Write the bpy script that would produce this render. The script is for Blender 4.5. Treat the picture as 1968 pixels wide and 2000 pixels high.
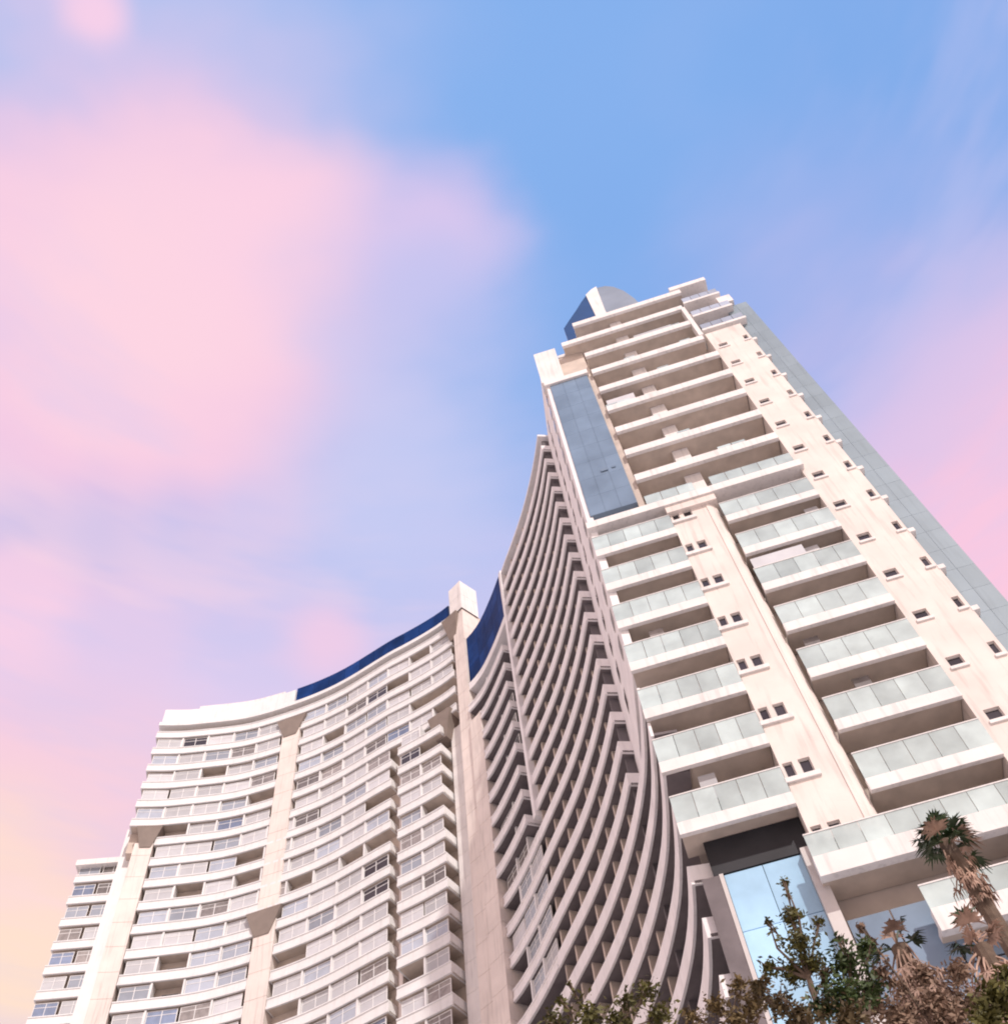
import bpy, math, random
from mathutils import Vector, Matrix
R = random.Random(7)
for o in list(bpy.data.objects): bpy.data.objects.remove(o)
scene = bpy.context.scene
COL = scene.collection
CZ = 1.6                                   # eye height

# ------------------------------------------------------------------ camera
IW, IH, FPX = 1968.0, 2000.0, 2050.0
VX, VY = 785.0 - 984.0, -180.0 - 1000.0    # zenith vanishing point, relative to the picture centre
rr = math.hypot(VX, VY)
el = math.atan(FPX / rr); roll = math.atan2(-VX, -VY)
Fw = Vector((0, math.cos(el), math.sin(el)))
X0 = Vector((1, 0, 0)); U0 = Vector((0, -math.sin(el), math.cos(el)))
Xc = math.cos(roll) * X0 - math.sin(roll) * U0
Uc = math.sin(roll) * X0 + math.cos(roll) * U0
cam_data = bpy.data.cameras.new('camera'); cam = bpy.data.objects.new('camera', cam_data); COL.objects.link(cam)
M = Matrix.Identity(4)
for i in range(3):
    M[i][0] = Xc[i]; M[i][1] = Uc[i]; M[i][2] = -Fw[i]
M[2][3] = CZ
cam.matrix_world = M
cam_data.sensor_fit = 'VERTICAL'; cam_data.sensor_height = 24.0; cam_data.lens = FPX / IH * 24.0
cam_data.clip_end = 5000; cam_data.clip_start = 0.1
scene.camera = cam
def ray(x, y): return (x - 984.0) / FPX * Xc - (y - 1000.0) / FPX * Uc + Fw
def at_dist(x, y, Y):                      # world point seen at pixel x,y, at horizontal depth Y
    d = ray(x, y); return Vector((d.x * Y / d.y, Y, d.z * Y / d.y + CZ))

# ------------------------------------------------------------------ light
SUN_AZ = Vector((0.44, -0.90, 0)).normalized(); SUN_EL = math.radians(41)
sun_dir = Vector((SUN_AZ.x * math.cos(SUN_EL), SUN_AZ.y * math.cos(SUN_EL), math.sin(SUN_EL)))
sd = bpy.data.lights.new('sun', 'SUN'); sd.energy = 2.9; sd.angle = math.radians(1.0); sd.color = (1.0, 0.935, 0.885)
so = bpy.data.objects.new('sun', sd); COL.objects.link(so)
so.rotation_euler = (-sun_dir).to_track_quat('-Z', 'Y').to_euler(); so.location = (40, -60, 120)

world = bpy.data.worlds.new('World'); scene.world = world; world.use_nodes = True
nt = world.node_tree; nt.nodes.clear()
def N(t, **k):
    n = nt.nodes.new(t)
    for a, b in k.items(): setattr(n, a, b)
    return n
def lk(a, b): nt.links.new(a, b)
def wmath(op, a, b=None, c=None, clamp=False):
    n = N('ShaderNodeMath', operation=op); n.use_clamp = clamp
    for i, v in enumerate((a, b, c)):
        if v is None: continue
        if isinstance(v, (int, float)): n.inputs[i].default_value = v
        else: lk(v, n.inputs[i])
    return n.outputs[0]
def srgb(r, g, b):
    f = lambda c: (c / 255.0) / 12.92 if c / 255.0 <= 0.04045 else ((c / 255.0 + 0.055) / 1.055) ** 2.4
    return (f(r), f(g), f(b), 1.0)
out = N('ShaderNodeOutputWorld'); bg = N('ShaderNodeBackground'); bg.inputs['Strength'].default_value = 0.1
lk(bg.outputs[0], out.inputs[0])
tc = N('ShaderNodeTexCoord'); DIR = tc.outputs['Generated']
sky = N('ShaderNodeTexSky', sky_type='NISHITA'); sky.sun_disc = False
sky.sun_elevation = SUN_EL; sky.sun_rotation = math.atan2(SUN_AZ.x, SUN_AZ.y)
sky.air_density = 1.0; sky.dust_density = 0.6; sky.ozone_density = 2.0
# soft warp so that no edge in the sky is a clean line
nz = N('ShaderNodeTexNoise'); nz.inputs['Scale'].default_value = 2.1; nz.inputs['Detail'].default_value = 2.0; nz.inputs['Roughness'].default_value = 0.5
mp = N('ShaderNodeMapping'); mp.inputs['Scale'].default_value = (1.0, 1.0, 2.2); mp.inputs['Location'].default_value = (3.1, 1.7, 0.4)
lk(DIR, mp.inputs[0]); lk(mp.outputs[0], nz.inputs['Vector'])
nz2 = N('ShaderNodeTexNoise'); nz2.inputs['Scale'].default_value = 6.0; nz2.inputs['Detail'].default_value = 3.0; nz2.inputs['Roughness'].default_value = 0.55
mp2 = N('ShaderNodeMapping'); mp2.inputs['Scale'].default_value = (0.7, 1.0, 2.4); mp2.inputs['Location'].default_value = (0.3, 5.2, 2.2)
lk(DIR, mp2.inputs[0]); lk(mp2.outputs[0], nz2.inputs['Vector'])
sep = N('ShaderNodeSeparateXYZ'); lk(DIR, sep.inputs[0])
w1 = wmath('MULTIPLY', wmath('SUBTRACT', nz.outputs[0], 0.5), 0.20)
w2 = wmath('MULTIPLY', wmath('SUBTRACT', nz2.outputs[0], 0.5), 0.11)
zz = wmath('ADD', wmath('ADD', sep.outputs[2], w1), w2)
def ramp(fac, stops, interp='EASE'):
    n = N('ShaderNodeValToRGB'); cr = n.color_ramp; cr.interpolation = interp
    while len(cr.elements) > 1: cr.elements.remove(cr.elements[-1])
    cr.elements[0].position = stops[0][0]; cr.elements[0].color = stops[0][1]
    for p, c in stops[1:]:
        e = cr.elements.new(p); e.color = c
    lk(fac, n.inputs[0]); return n.outputs[0]
grad = ramp(zz, [(0.0, srgb(252, 220, 196)), (0.46, srgb(254, 220, 200)), (0.56, srgb(253, 214, 208)),
                 (0.66, srgb(246, 207, 220)), (0.77, srgb(222, 204, 236)), (0.87, srgb(190, 196, 238)),
                 (0.935, srgb(150, 184, 236)), (1.0, srgb(134, 176, 234))], 'LINEAR')
def blob(px, py, rad, soft):               # a soft cloud round a direction of the sky
    d = ray(px, py).normalized()
    dt = N('ShaderNodeVectorMath', operation='DISTANCE'); lk(DIR, dt.inputs[0]); dt.inputs[1].default_value = d
    k_ = min(1.0, (rad / 0.15)); v = wmath('ADD', wmath('ADD', dt.outputs['Value'], wmath('MULTIPLY', w1, 1.3*k_)), wmath('MULTIPLY', w2, 1.8*k_))
    n = N('ShaderNodeMapRange', interpolation_type='SMOOTHERSTEP')
    lk(v, n.inputs[0]); n.inputs[1].default_value = rad + soft; n.inputs[2].default_value = max(0.0, rad - soft)
    n.inputs[3].default_value = 0.0; n.inputs[4].default_value = 1.0
    return n.outputs[0]
def mixc(fac, a, b):
    n = N('ShaderNodeMix', data_type='RGBA')
    if isinstance(fac, (int, float)): n.inputs[0].default_value = fac
    else: lk(fac, n.inputs[0])
    for s, v in ((6, a), (7, b)):
        if isinstance(v, tuple): n.inputs[s].default_value = v
        else: lk(v, n.inputs[s])
    return n.outputs[2]
c = grad
nz3 = N('ShaderNodeTexNoise'); nz3.inputs['Scale'].default_value = 1.0; nz3.inputs['Detail'].default_value = 4.0; nz3.inputs['Roughness'].default_value = 0.6
mp3 = N('ShaderNodeMapping'); mp3.inputs['Scale'].default_value = (2.6, 2.6, 17.0); mp3.inputs['Location'].default_value = (1.3, 0.4, 2.9)
lk(DIR, mp3.inputs[0]); lk(mp3.outputs[0], nz3.inputs['Vector'])
def mrange(v, a, b, c_, d):
    n = N('ShaderNodeMapRange', interpolation_type='SMOOTHSTEP'); lk(v, n.inputs[0])
    for q, x in zip((1, 2, 3, 4), (a, b, c_, d)): n.inputs[q].default_value = x
    return n.outputs[0]
STREAK = mrange(nz3.outputs[0], 0.47, 0.66, 0.0, 1.0)
for (px, py, rad, soft, col, amt) in [
        (1550, 200, 0.36, 0.26, srgb(122, 167, 230), 0.85),
        (60, 80, 0.27, 0.15, srgb(150, 189, 238), 0.9),
        (950, 60, 0.22, 0.18, srgb(136, 178, 236), 0.6),
        (380, 250, 0.19, 0.15, srgb(196, 194, 234), 0.8),
        (300, 400, 0.16, 0.13, srgb(224, 198, 230), 0.7),
        (220, 720, 0.22, 0.14, srgb(243, 200, 225), 0.95),
        (400, 640, 0.16, 0.12, srgb(248, 204, 225), 0.9),
        (300, 580, 0.12, 0.10, srgb(252, 212, 224), 0.85),
        (600, 480, 0.09, 0.07, srgb(250, 208, 226), 0.75),
        (850, 450, 0.075, 0.05, srgb(228, 200, 234), 0.85),
        (840, 640, 0.10, 0.09, srgb(182, 192, 238), 0.7),
        (190, 30, 0.028, 0.022, srgb(246, 206, 230), 0.95),
        (760, 960, 0.11, 0.09, srgb(198, 202, 240), 0.85),
        (40, 1055, 0.05, 0.035, srgb(190, 186, 230), 0.85), (190, 1045, 0.05, 0.035, srgb(192, 188, 232), 0.9),
        (340, 1035, 0.045, 0.035, srgb(196, 192, 234), 0.85), (480, 1015, 0.04, 0.03, srgb(204, 198, 236), 0.7),
        (250, 1240, 0.05, 0.04, srgb(226, 202, 232), 0.6),
        (40, 1150, 0.055, 0.04, srgb(250, 208, 228), 0.8),
        (640, 1250, 0.04, 0.035, srgb(252, 204, 224), 0.6),
        (1960, 920, 0.15, 0.12, srgb(255, 200, 220), 0.9),
        (1650, 640, 0.12, 0.12, srgb(186, 186, 234), 0.5),
        (0, 1920, 0.08, 0.075, srgb(255, 228, 200), 0.7)]:
    c = mixc(wmath('MULTIPLY', blob(px, py, rad, soft), amt), c, col)
# thin layered wisps of lilac and of pale pink, lying level as high cloud does
c = mixc(wmath('MULTIPLY', wmath('MULTIPLY', STREAK, mrange(sep.outputs[2], 0.97, 0.86, 0.0, 1.0)), 0.30), c, srgb(206, 200, 238))
c = mixc(wmath('MULTIPLY', wmath('MULTIPLY', mrange(nz3.outputs[0], 0.47, 0.30, 0.0, 1.0), mrange(sep.outputs[2], 0.90, 0.80, 0.05, 1.0)), 0.35), c, srgb(253, 216, 226))
sc_ = N('ShaderNodeVectorMath', operation='SCALE'); lk(c, sc_.inputs[0]); sc_.inputs['Scale'].default_value = 10.4
fin = mixc(0.08, sc_.outputs[0], sky.outputs[0])
lk(fin, bg.inputs['Color'])

# ------------------------------------------------------------------ exposure / render
scene.view_settings.view_transform = 'Standard'; scene.view_settings.look = 'None'
scene.view_settings.exposure = 0.08; scene.view_settings.gamma = 1.0; scene.view_settings.use_curve_mapping = False
scene.render.engine = 'CYCLES'
scene.cycles.max_bounces = 6; scene.cycles.diffuse_bounces = 3; scene.cycles.glossy_bounces = 3
scene.cycles.transmission_bounces = 4; scene.cycles.transparent_max_bounces = 8
scene.cycles.filter_width = 2.0
scene.render.resolution_x = 1007; scene.render.resolution_y = 1024

# ------------------------------------------------------------------ materials
MATS = {}
def mat(name, col, rough=0.7, var=0.12, scale=1.2, spec=0.3, metal=0.0, alpha=1.0, streak=0.0, bump=0.0, objvar=0.0, coat=0.0):
    m = bpy.data.materials.new(name); m.use_nodes = True; t = m.node_tree
    b = t.nodes['Principled BSDF']
    b.inputs['Roughness'].default_value = rough; b.inputs['Metallic'].default_value = metal
    b.inputs['Specular IOR Level'].default_value = spec; b.inputs['Alpha'].default_value = alpha
    b.inputs['Coat Weight'].default_value = coat
    g = t.nodes.new('ShaderNodeNewGeometry')
    n = t.nodes.new('ShaderNodeTexNoise'); n.inputs['Scale'].default_value = scale; n.inputs['Detail'].default_value = 5
    t.links.new(g.outputs['Position'], n.inputs['Vector'])
    r = t.nodes.new('ShaderNodeMapRange'); t.links.new(n.outputs[0], r.inputs[0])
    r.inputs[1].default_value = 0.3; r.inputs[2].default_value = 0.7
    r.inputs[3].default_value = 1 - var; r.inputs[4].default_value = 1 + var * 0.6
    fac = r.outputs[0]
    if streak:
        mpn = t.nodes.new('ShaderNodeMapping'); mpn.inputs['Scale'].default_value = (2.2, 2.2, 0.16)
        t.links.new(g.outputs['Position'], mpn.inputs[0])
        n2 = t.nodes.new('ShaderNodeTexNoise'); n2.inputs['Scale'].default_value = 1.6; n2.inputs['Detail'].default_value = 4
        t.links.new(mpn.outputs[0], n2.inputs['Vector'])
        r2 = t.nodes.new('ShaderNodeMapRange'); t.links.new(n2.outputs[0], r2.inputs[0])
        r2.inputs[1].default_value = 0.52; r2.inputs[2].default_value = 0.75; r2.inputs[3].default_value = 1.0; r2.inputs[4].default_value = 1 - streak
        mm = t.nodes.new('ShaderNodeMath'); mm.operation = 'MULTIPLY'; t.links.new(fac, mm.inputs[0]); t.links.new(r2.outputs[0], mm.inputs[1]); fac = mm.outputs[0]
    if objvar:
        oi = t.nodes.new('ShaderNodeObjectInfo'); r3 = t.nodes.new('ShaderNodeMapRange'); t.links.new(oi.outputs['Random'], r3.inputs[0])
        r3.inputs[3].default_value = 1 - objvar; r3.inputs[4].default_value = 1 + objvar * 0.5
        mm = t.nodes.new('ShaderNodeMath'); mm.operation = 'MULTIPLY'; t.links.new(fac, mm.inputs[0]); t.links.new(r3.outputs[0], mm.inputs[1]); fac = mm.outputs[0]
    v = t.nodes.new('ShaderNodeVectorMath'); v.operation = 'SCALE'; v.inputs[0].default_value = col[:3]
    t.links.new(fac, v.inputs['Scale']); t.links.new(v.outputs[0], b.inputs['Base Color'])
    if bump:
        bp = t.nodes.new('ShaderNodeBump'); bp.inputs['Strength'].default_value = bump; bp.inputs['Distance'].default_value = 0.03
        n3 = t.nodes.new('ShaderNodeTexNoise'); n3.inputs['Scale'].default_value = scale * 14; n3.inputs['Detail'].default_value = 3
        t.links.new(g.outputs['Position'], n3.inputs['Vector']); t.links.new(n3.outputs[0], bp.inputs['Height']); t.links.new(bp.outputs[0], b.inputs['Normal'])
    MATS[name] = m; return m
mat('white_render', (0.84, 0.80, 0.77), 0.75, 0.08, 0.5, streak=0.2, bump=0.15)
mat('warm_render', (0.82, 0.73, 0.67), 0.78, 0.10, 0.4, streak=0.2, bump=0.15)
mat('wing_render', (0.90, 0.87, 0.865), 0.78, 0.08, 0.8, streak=0.12, bump=0.15)
mat('crescent_render', (0.82, 0.81, 0.80), 0.75, 0.06, 0.8, streak=0.10, bump=0.15)
mat('shade_soffit', (0.62, 0.53, 0.45), 0.85, 0.15, 0.9)  # white undersides, the brown of their shadow put into the colour
mat('recess_wall', (0.62, 0.53, 0.46), 0.85, 0.18, 0.6, objvar=0.1)
mat('wing_recess', (0.16, 0.145, 0.155), 0.85, 0.22, 0.6)  # shade in the wing's recessed gaps darkened into the colour
mat('wing_soffit', (0.19, 0.165, 0.17), 0.85, 0.2, 0.9)  # shade under the wing slabs darkened into the colour
mat('corbel_render', (0.27, 0.22, 0.19), 0.85, 0.12, 0.9)  # beige corbels, their underside shade put into this dark colour
mat('slate_wall', (0.25, 0.315, 0.36), 0.5, 0.12, 0.25, streak=0.15, objvar=0.07)
mat('rail_glass', (0.68, 0.80, 0.78), 0.06, 0.2, 0.6, spec=0.8, alpha=0.74, objvar=0.22)
mat('pale_glass', (0.44, 0.48, 0.55), 0.18, 0.10, 1.0, spec=0.5, objvar=0.35)
mat('white_panel', (0.60, 0.60, 0.62), 0.55, 0.08, 1.0, objvar=0.25)
mat('blue_window', (0.20, 0.25, 0.36), 0.08, 0.2, 1.0, spec=0.8, objvar=0.5)
mat('dark_window', (0.045, 0.042, 0.05), 0.10, 0.25, 1.0, spec=0.5, objvar=0.4)
mat('curtain_window', (0.34, 0.31, 0.30), 0.25, 0.25, 2.0, spec=0.4, objvar=0.5)
mat('window_frame', (0.62, 0.58, 0.56), 0.5, 0.05, 2.0)
mat('navy_screen', (0.014, 0.05, 0.19), 0.55, 0.35, 0.5, spec=0.05, objvar=0.3)
mat('steel_glass', (0.20, 0.275, 0.37), 0.3, 0.22, 0.3, spec=0.35, objvar=0.05)
mat('dark_seam', (0.18, 0.245, 0.33), 0.5, 0.1, 1.0)
mat('dome_navy', (0.015, 0.05, 0.16), 0.14, 0.2, 0.4, spec=0.6)
mat('dome_grey', (0.34, 0.37, 0.40), 0.35, 0.12, 0.4, metal=0.3)
mat('lobby_glass', (0.42, 0.66, 0.86), 0.12, 0.25, 0.35, spec=0.3, objvar=0.2)  # reflected sky painted in as a light blue base colour
mat('recess_shadow', (0.03, 0.03, 0.035), 0.6, 0.3, 0.6)  # near-black stands in for deep shadow in the lobby recess
mat('terracotta', (0.38, 0.13, 0.07), 0.8, 0.2, 1.5)
mat('paving', (0.56, 0.54, 0.52), 0.85, 0.15, 0.3)  # unseen ground, toned pale to bounce light up to soffits and shaded wing
mat('bark', (0.16, 0.115, 0.085), 0.9, 0.3, 6.0, bump=0.5)
mat('leaf_green', (0.055, 0.085, 0.022), 0.55, 0.5, 2.5, objvar=0.3)
mat('leaf_olive', (0.125, 0.115, 0.028), 0.55, 0.45, 2.5, objvar=0.3)
mat('leaf_brown', (0.15, 0.105, 0.045), 0.6, 0.45, 2.5, objvar=0.3)
mat('leaf_tan', (0.30, 0.20, 0.14), 0.7, 0.5, 2.5, objvar=0.3)
mat('palm_green', (0.035, 0.060, 0.022), 0.5, 0.45, 2.5, objvar=0.3)
mat('dry_frond', (0.46, 0.31, 0.235), 0.85, 0.45, 4.0, objvar=0.3)

# ------------------------------------------------------------------ helpers
def mesh(name, vs, fs, m):
    me = bpy.data.meshes.new(name); me.from_pydata([tuple(v) for v in vs], [], fs); me.update()
    mm = m if isinstance(m, (list, tuple)) else [m]
    for q in mm: me.materials.append(MATS[q])
    return me
def link(name, me, parent=None, loc=None, mtx=None):
    o = bpy.data.objects.new(name, me); COL.objects.link(o)
    if parent is not None: o.parent = parent
    if mtx is not None: o.matrix_world = mtx
    elif loc is not None: o.location = loc
    return o
class MB:
    def __init__(s): s.v = []; s.f = []
    def hexa(s, p):                        # 8 corners: bottom ring then top ring
        b = len(s.v); s.v += [Vector(q) for q in p]
        s.f += [(b+3, b+2, b+1, b), (b+4, b+5, b+6, b+7)] + [(b+i, b+(i+1) % 4, b+4+(i+1) % 4, b+4+i) for i in range(4)]
    def box(s, x0, x1, y0, y1, z0, z1):
        s.hexa([(x0,y0,z0),(x1,y0,z0),(x1,y1,z0),(x0,y1,z0),(x0,y0,z1),(x1,y0,z1),(x1,y1,z1),(x0,y1,z1)])
    def quad(s, a, b, c, d):
        n = len(s.v); s.v += [Vector(q) for q in (a, b, c, d)]; s.f.append((n, n+1, n+2, n+3))
    def tube(s, pts, rads, k=8):
        base = len(s.v)
        for i, p in enumerate(pts):
            t = (pts[min(i+1, len(pts)-1)] - pts[max(i-1, 0)]).normalized()
            a = t.orthogonal().normalized(); b = t.cross(a)
            for j in range(k):
                an = 2*math.pi*j/k; s.v.append(p + (a*math.cos(an) + b*math.sin(an))*rads[i])
        for i in range(len(pts)-1):
            for j in range(k):
                s.f.append((base+i*k+j, base+i*k+(j+1) % k, base+(i+1)*k+(j+1) % k, base+(i+1)*k+j))
    def mesh(s, name, m): return mesh(name, s.v, s.f, m)
    def obj(s, name, m, parent=None, loc=None): return link(name, s.mesh(name, m), parent, loc)
def empty(name, loc, label, cat, group=None):
    o = bpy.data.objects.new(name, None); COL.objects.link(o); o.location = loc; o.empty_display_size = 0.5
    o['label'] = label; o['category'] = cat
    if group: o['group'] = group
    return o
bpy.context.view_layer.update()

# ------------------------------------------------------------------ ground
g = MB(); g.quad((-1500,-1500,0),(1500,-1500,0),(1500,1500,0),(-1500,1500,0))
go = g.obj('ground', 'paving'); go['kind'] = 'structure'; go['label'] = 'pale paved ground at the foot of the buildings'

# ------------------------------------------------------------------ the tower: front facade frame
C0 = Vector((5.87, 40.3, 0)); FU = Vector((15.4, -2.3, 0)).normalized(); FN = Vector((FU.y, -FU.x, 0))
def F(u, o, h): return C0 + FU*u + FN*o + Vector((0, 0, h + CZ))
G0 = -CZ                                   # ground, in heights above the eye
def fbox(mb, u0, u1, o0, o1, h0, h1):      # o0 < o1 (o1 is outward)
    mb.hexa([F(u0,o1,h0),F(u1,o1,h0),F(u1,o0,h0),F(u0,o0,h0),F(u0,o1,h1),F(u1,o1,h1),F(u1,o0,h1),F(u0,o0,h1)])
def fwall(name, u0, u1, o0, o1, h0, h1, holes, m, parent):
    us = sorted({u0, u1, *[q for h in holes for q in h[:2]]}); hs = sorted({h0, h1, *[q for h in holes for q in h[2:]]})
    def solid(i, j):
        if i < 0 or j < 0 or i >= len(us)-1 or j >= len(hs)-1: return False
        uc = (us[i]+us[i+1])/2; hc = (hs[j]+hs[j+1])/2
        return not any(a < uc < b and c_ < hc < d for a, b, c_, d in holes)
    mb = MB()
    for i in range(len(us)-1):
        for j in range(len(hs)-1):
            if not solid(i, j): continue
            a, b, c_, d = us[i], us[i+1], hs[j], hs[j+1]
            mb.quad(F(a,o1,c_),F(b,o1,c_),F(b,o1,d),F(a,o1,d)); mb.quad(F(b,o0,c_),F(a,o0,c_),F(a,o0,d),F(b,o0,d))
            if not solid(i-1, j): mb.quad(F(a,o0,c_),F(a,o1,c_),F(a,o1,d),F(a,o0,d))
            if not solid(i+1, j): mb.quad(F(b,o1,c_),F(b,o0,c_),F(b,o0,d),F(b,o1,d))
            if not solid(i, j-1): mb.quad(F(a,o0,c_),F(b,o0,c_),F(b,o1,c_),F(a,o1,c_))
            if not solid(i, j+1): mb.quad(F(a,o1,d),F(b,o1,d),F(b,o0,d),F(a,o0,d))
    return mb.obj(name, m, parent)
def fpart(name, m, parent, *boxes):
    mb = MB()
    for b in boxes: fbox(mb, *b)
    return mb.obj(name, m, parent)

TOWER = empty('residential_tower', F(8, -4, G0), 'tall right-hand residential tower with bright balconied front and shaded concave side', 'building')
TOWER.matrix_world; 
def tp(*a, **k): return fpart(*a, **k)
bpy.context.view_layer.update()
TINV = TOWER.location.copy()
class _P: pass
def adopt(o):                              # keep world coordinates under the tower's empty
    o.matrix_parent_inverse = Matrix.Translation(-o.parent.matrix_world.translation)
    return o
_old_link = link
def link(name, me, parent=None, loc=None, mtx=None):
    o = bpy.data.objects.new(name, me); COL.objects.link(o)
    if parent is not None:
        o.parent = parent
        root = parent
        while root.parent is not None: root = root.parent
        # every part keeps world coordinates: only the root empty carries an offset
        if parent is root and parent.data is None: o.matrix_parent_inverse = Matrix.Translation(-Vector(parent.location))
    if mtx is not None: o.matrix_basis = mtx
    elif loc is not None: o.location = loc
    return o

PT = 4.2
KL = lambda k: 35.35 + PT*k                # left bay slab undersides
KR = lambda k: 34.9 + PT*k                 # right bay
# body behind the loggias
fpart('core_wall', 'recess_wall', TOWER, (0.56, 19.0, -13.0, -1.9, 36.0, 98.6), (5.6, 19.0, -13.0, -1.9, G0, 36.0))
fpart('roof_slab', 'white_render', TOWER, (2.0, 18.9, -13.2, -0.9, 98.62, 99.2))
# --- solid strips of the front
wm_holes = []; wm = []
for k in range(-7, 7):
    h = KL(k) + 1.75
    for ua, ub in ((5.85, 6.35), (6.65, 7.25)):
        wm.append((ua, ub, h, h+1.05)); 
wm = [q for q in wm if q[2] > 31.2]
fwall('wall_pier', 5.72, 8.35, -2.2, 0.0, 31.35, 64.0, wm, 'warm_render', TOWER)
mb = MB()                                   # the rounded shaft at the right side of that strip
pts = []
for i in range(13):
    a = math.pi*i/12; pts.append((8.35 + 0.62*math.sin(a), -0.62*(1 - math.cos(a)) + 0.0))
pts = [(8.35, 0.06)] + [(8.35 + 0.75*math.sin(math.pi*i/14), -0.69 + 0.75*math.cos(math.pi*i/14)) for i in range(0, 15)] + [(8.35, -1.44)]
nb = len(pts)
for hh in (31.3, 63.6):
    mb.v += [F(u_, o_, hh) for u_, o_ in pts]
for i in range(nb): mb.f.append((i, (i+1) % nb, nb+(i+1) % nb, nb+i))
mb.f.append(tuple(range(nb-1, -1, -1))); mb.f.append(tuple(range(nb, 2*nb)))
mb.obj('column', 'warm_render', TOWER)
sw = []
for k in range(-7, 13):
    h = KR(k) + 2.1
    sw.append((16.0, 16.8, h+0.2, h+1.0)); 
    if k % 1 == 0: sw.append((18.35, 18.75, h+0.2, h+1.25))
fwall('wall_pier', 15.55, 18.95, -2.2, 0.0, G0, 91.4, sw, 'warm_render', TOWER)
for (a, b, c_, d) in wm + sw:
    if c_ < 27: continue
    o = fpart('window', 'window_frame', TOWER, (a+0.003, b-0.003, -0.20, -0.13, c_+0.003, c_+0.07), (a+0.003, b-0.003, -0.20, -0.13, d-0.07, d-0.003),
              (a+0.003, a+0.06, -0.20, -0.13, c_+0.07, d-0.07), (b-0.06, b-0.003, -0.20, -0.13, c_+0.07, d-0.07))
    fpart('pane', R.choice(['dark_window']*7 + ['curtain_window']), o, (a+0.06, b-0.06, -0.19, -0.16, c_+0.07, d-0.07))
    if a > 15: fpart('window_ledge', 'white_render', TOWER, (a-0.08, b+0.1, -0.02, 0.10, c_-0.22, c_-0.01))
    if 18 < a: fpart('ledge', 'white_render', TOWER, (18.9, 19.3, -0.5, 0.03, c_-0.5, c_-0.12))
    if 5 < a < 6.2: fpart('window_ledge', 'white_render', TOWER, (a-0.2, a+1.6, -0.02, 0.14, c_-0.32, c_-0.02))
# grey flank set back at the far right
fpart('flank_wall', 'slate_wall', TOWER, (18.97, 21.05, -9.0, -0.59, G0, 97.15))
for q in range(34):
    h_ = 26.5 + 2.1*q
    if h_ < 96: fpart('cladding_panel', 'slate_wall', TOWER, (18.96, 20.0, -0.585, -0.55, h_, min(97.2, h_ + 2.085))); fpart('cladding_panel', 'slate_wall', TOWER, (20.015, 21.08, -0.585, -0.55, h_, min(97.2, h_ + 2.085)))
mb = MB()
for k in range(-6, 22): fbox(mb, 18.98, 21.12, -0.56, -0.53, KR(k)*1.0 + 1.0, KR(k) + 1.06)
for i in range(-1, 15):
    pass
# --- loggia backs: windows and doors behind the balconies
for k in range(-2, 7):
    for (ua, ub, hb) in ((0.9, 2.6, KL(k)), (3.0, 5.2, KL(k)), (9.6, 11.9, KR(k)), (12.4, 15.0, KR(k))):
        if ua < 6 and k < 0: continue
        o = fpart('window', 'window_frame', TOWER, (ua, ub, -1.92, -1.80, hb+3.25, hb+3.35), (ua, ua+0.08, -1.92, -1.80, hb+1.0, hb+3.25), (ub-0.08, ub, -1.92, -1.80, hb+1.0, hb+3.25), ((ua+ub)/2-0.04, (ua+ub)/2+0.04, -1.92, -1.80, hb+1.0, hb+3.25))
        fpart('pane', R.choice(['dark_window', 'curtain_window', 'curtain_window']), o, (ua+0.08, (ua+ub)/2-0.04, -1.91, -1.85, hb+1.0, hb+3.25), ((ua+ub)/2+0.04, ub-0.08, -1.91, -1.85, hb+1.0, hb+3.25))

def balcony(u0, u1, hb, npan, fascia=0.75, glass=1.75, depth=1.85, front=0.22, solid=False, left_side=True):
    o = fpart('balcony', 'white_render', TOWER, (u0, u1, -0.05, front, hb, hb+fascia), (u0+0.05, u1-0.003, -depth, -0.05, hb+0.30, hb+0.62))
    fpart('soffit', 'shade_soffit', o, (u0+0.06, u1-0.01, -depth+0.01, -0.055, hb+0.24, hb+0.298))
    w = (u1-u0)/npan
    for i in range(npan):
        a = u0 + i*w + 0.015; b = u0 + (i+1)*w - 0.015
        fpart('glass_panel', 'rail_glass', o, (a, b, front-0.12, front-0.08, hb+fascia+0.05, hb+fascia+glass))
    fpart('handrail', 'white_render', o, (u0, u1, front-0.15, front-0.05, hb+fascia+glass+0.003, hb+fascia+glass+0.07))
    return o
for k in range(0, 7): balcony(-0.05 + 0.0, 5.70, KL(k), 5)
for k in range(0, 7): balcony(9.18, 15.53, KR(k), 5)
fpart('privacy_screen', 'white_panel', TOWER, (9.3, 12.7, -0.04, 0.04, KR(4)+0.8, KR(4)+3.75))
for k in range(0, 7):
    for (u0, u1, hb) in ((0.6, 5.4, KL(k)), (9.5, 15.2, KR(k))):
        for q in range(R.randint(1, 3)):
            a = R.uniform(u0, u1 - 0.9); t = R.random()
            if t < 0.4: fpart('air_conditioner', 'window_frame', TOWER, (a, a+0.85, -1.88, -1.5, hb+2.55, hb+3.15))
            elif t < 0.7: fpart('blind', R.choice(['white_panel', 'curtain_window']), TOWER, (a, a+0.9, -0.5, -0.44, hb+2.2, hb+3.9))
            else: fpart('planter', 'corbel_render', TOWER, (a, a+0.6, -0.45, -0.1, hb+0.63, hb+1.1))
# wide lower balconies
balcony(5.35, 15.5, KR(-1)+0.15, 8, fascia=1.1, glass=1.3, front=0.45)
balcony(9.0, 20.0, KR(-2)+0.4, 8, fascia=1.1, glass=1.2, front=0.4)
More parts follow.
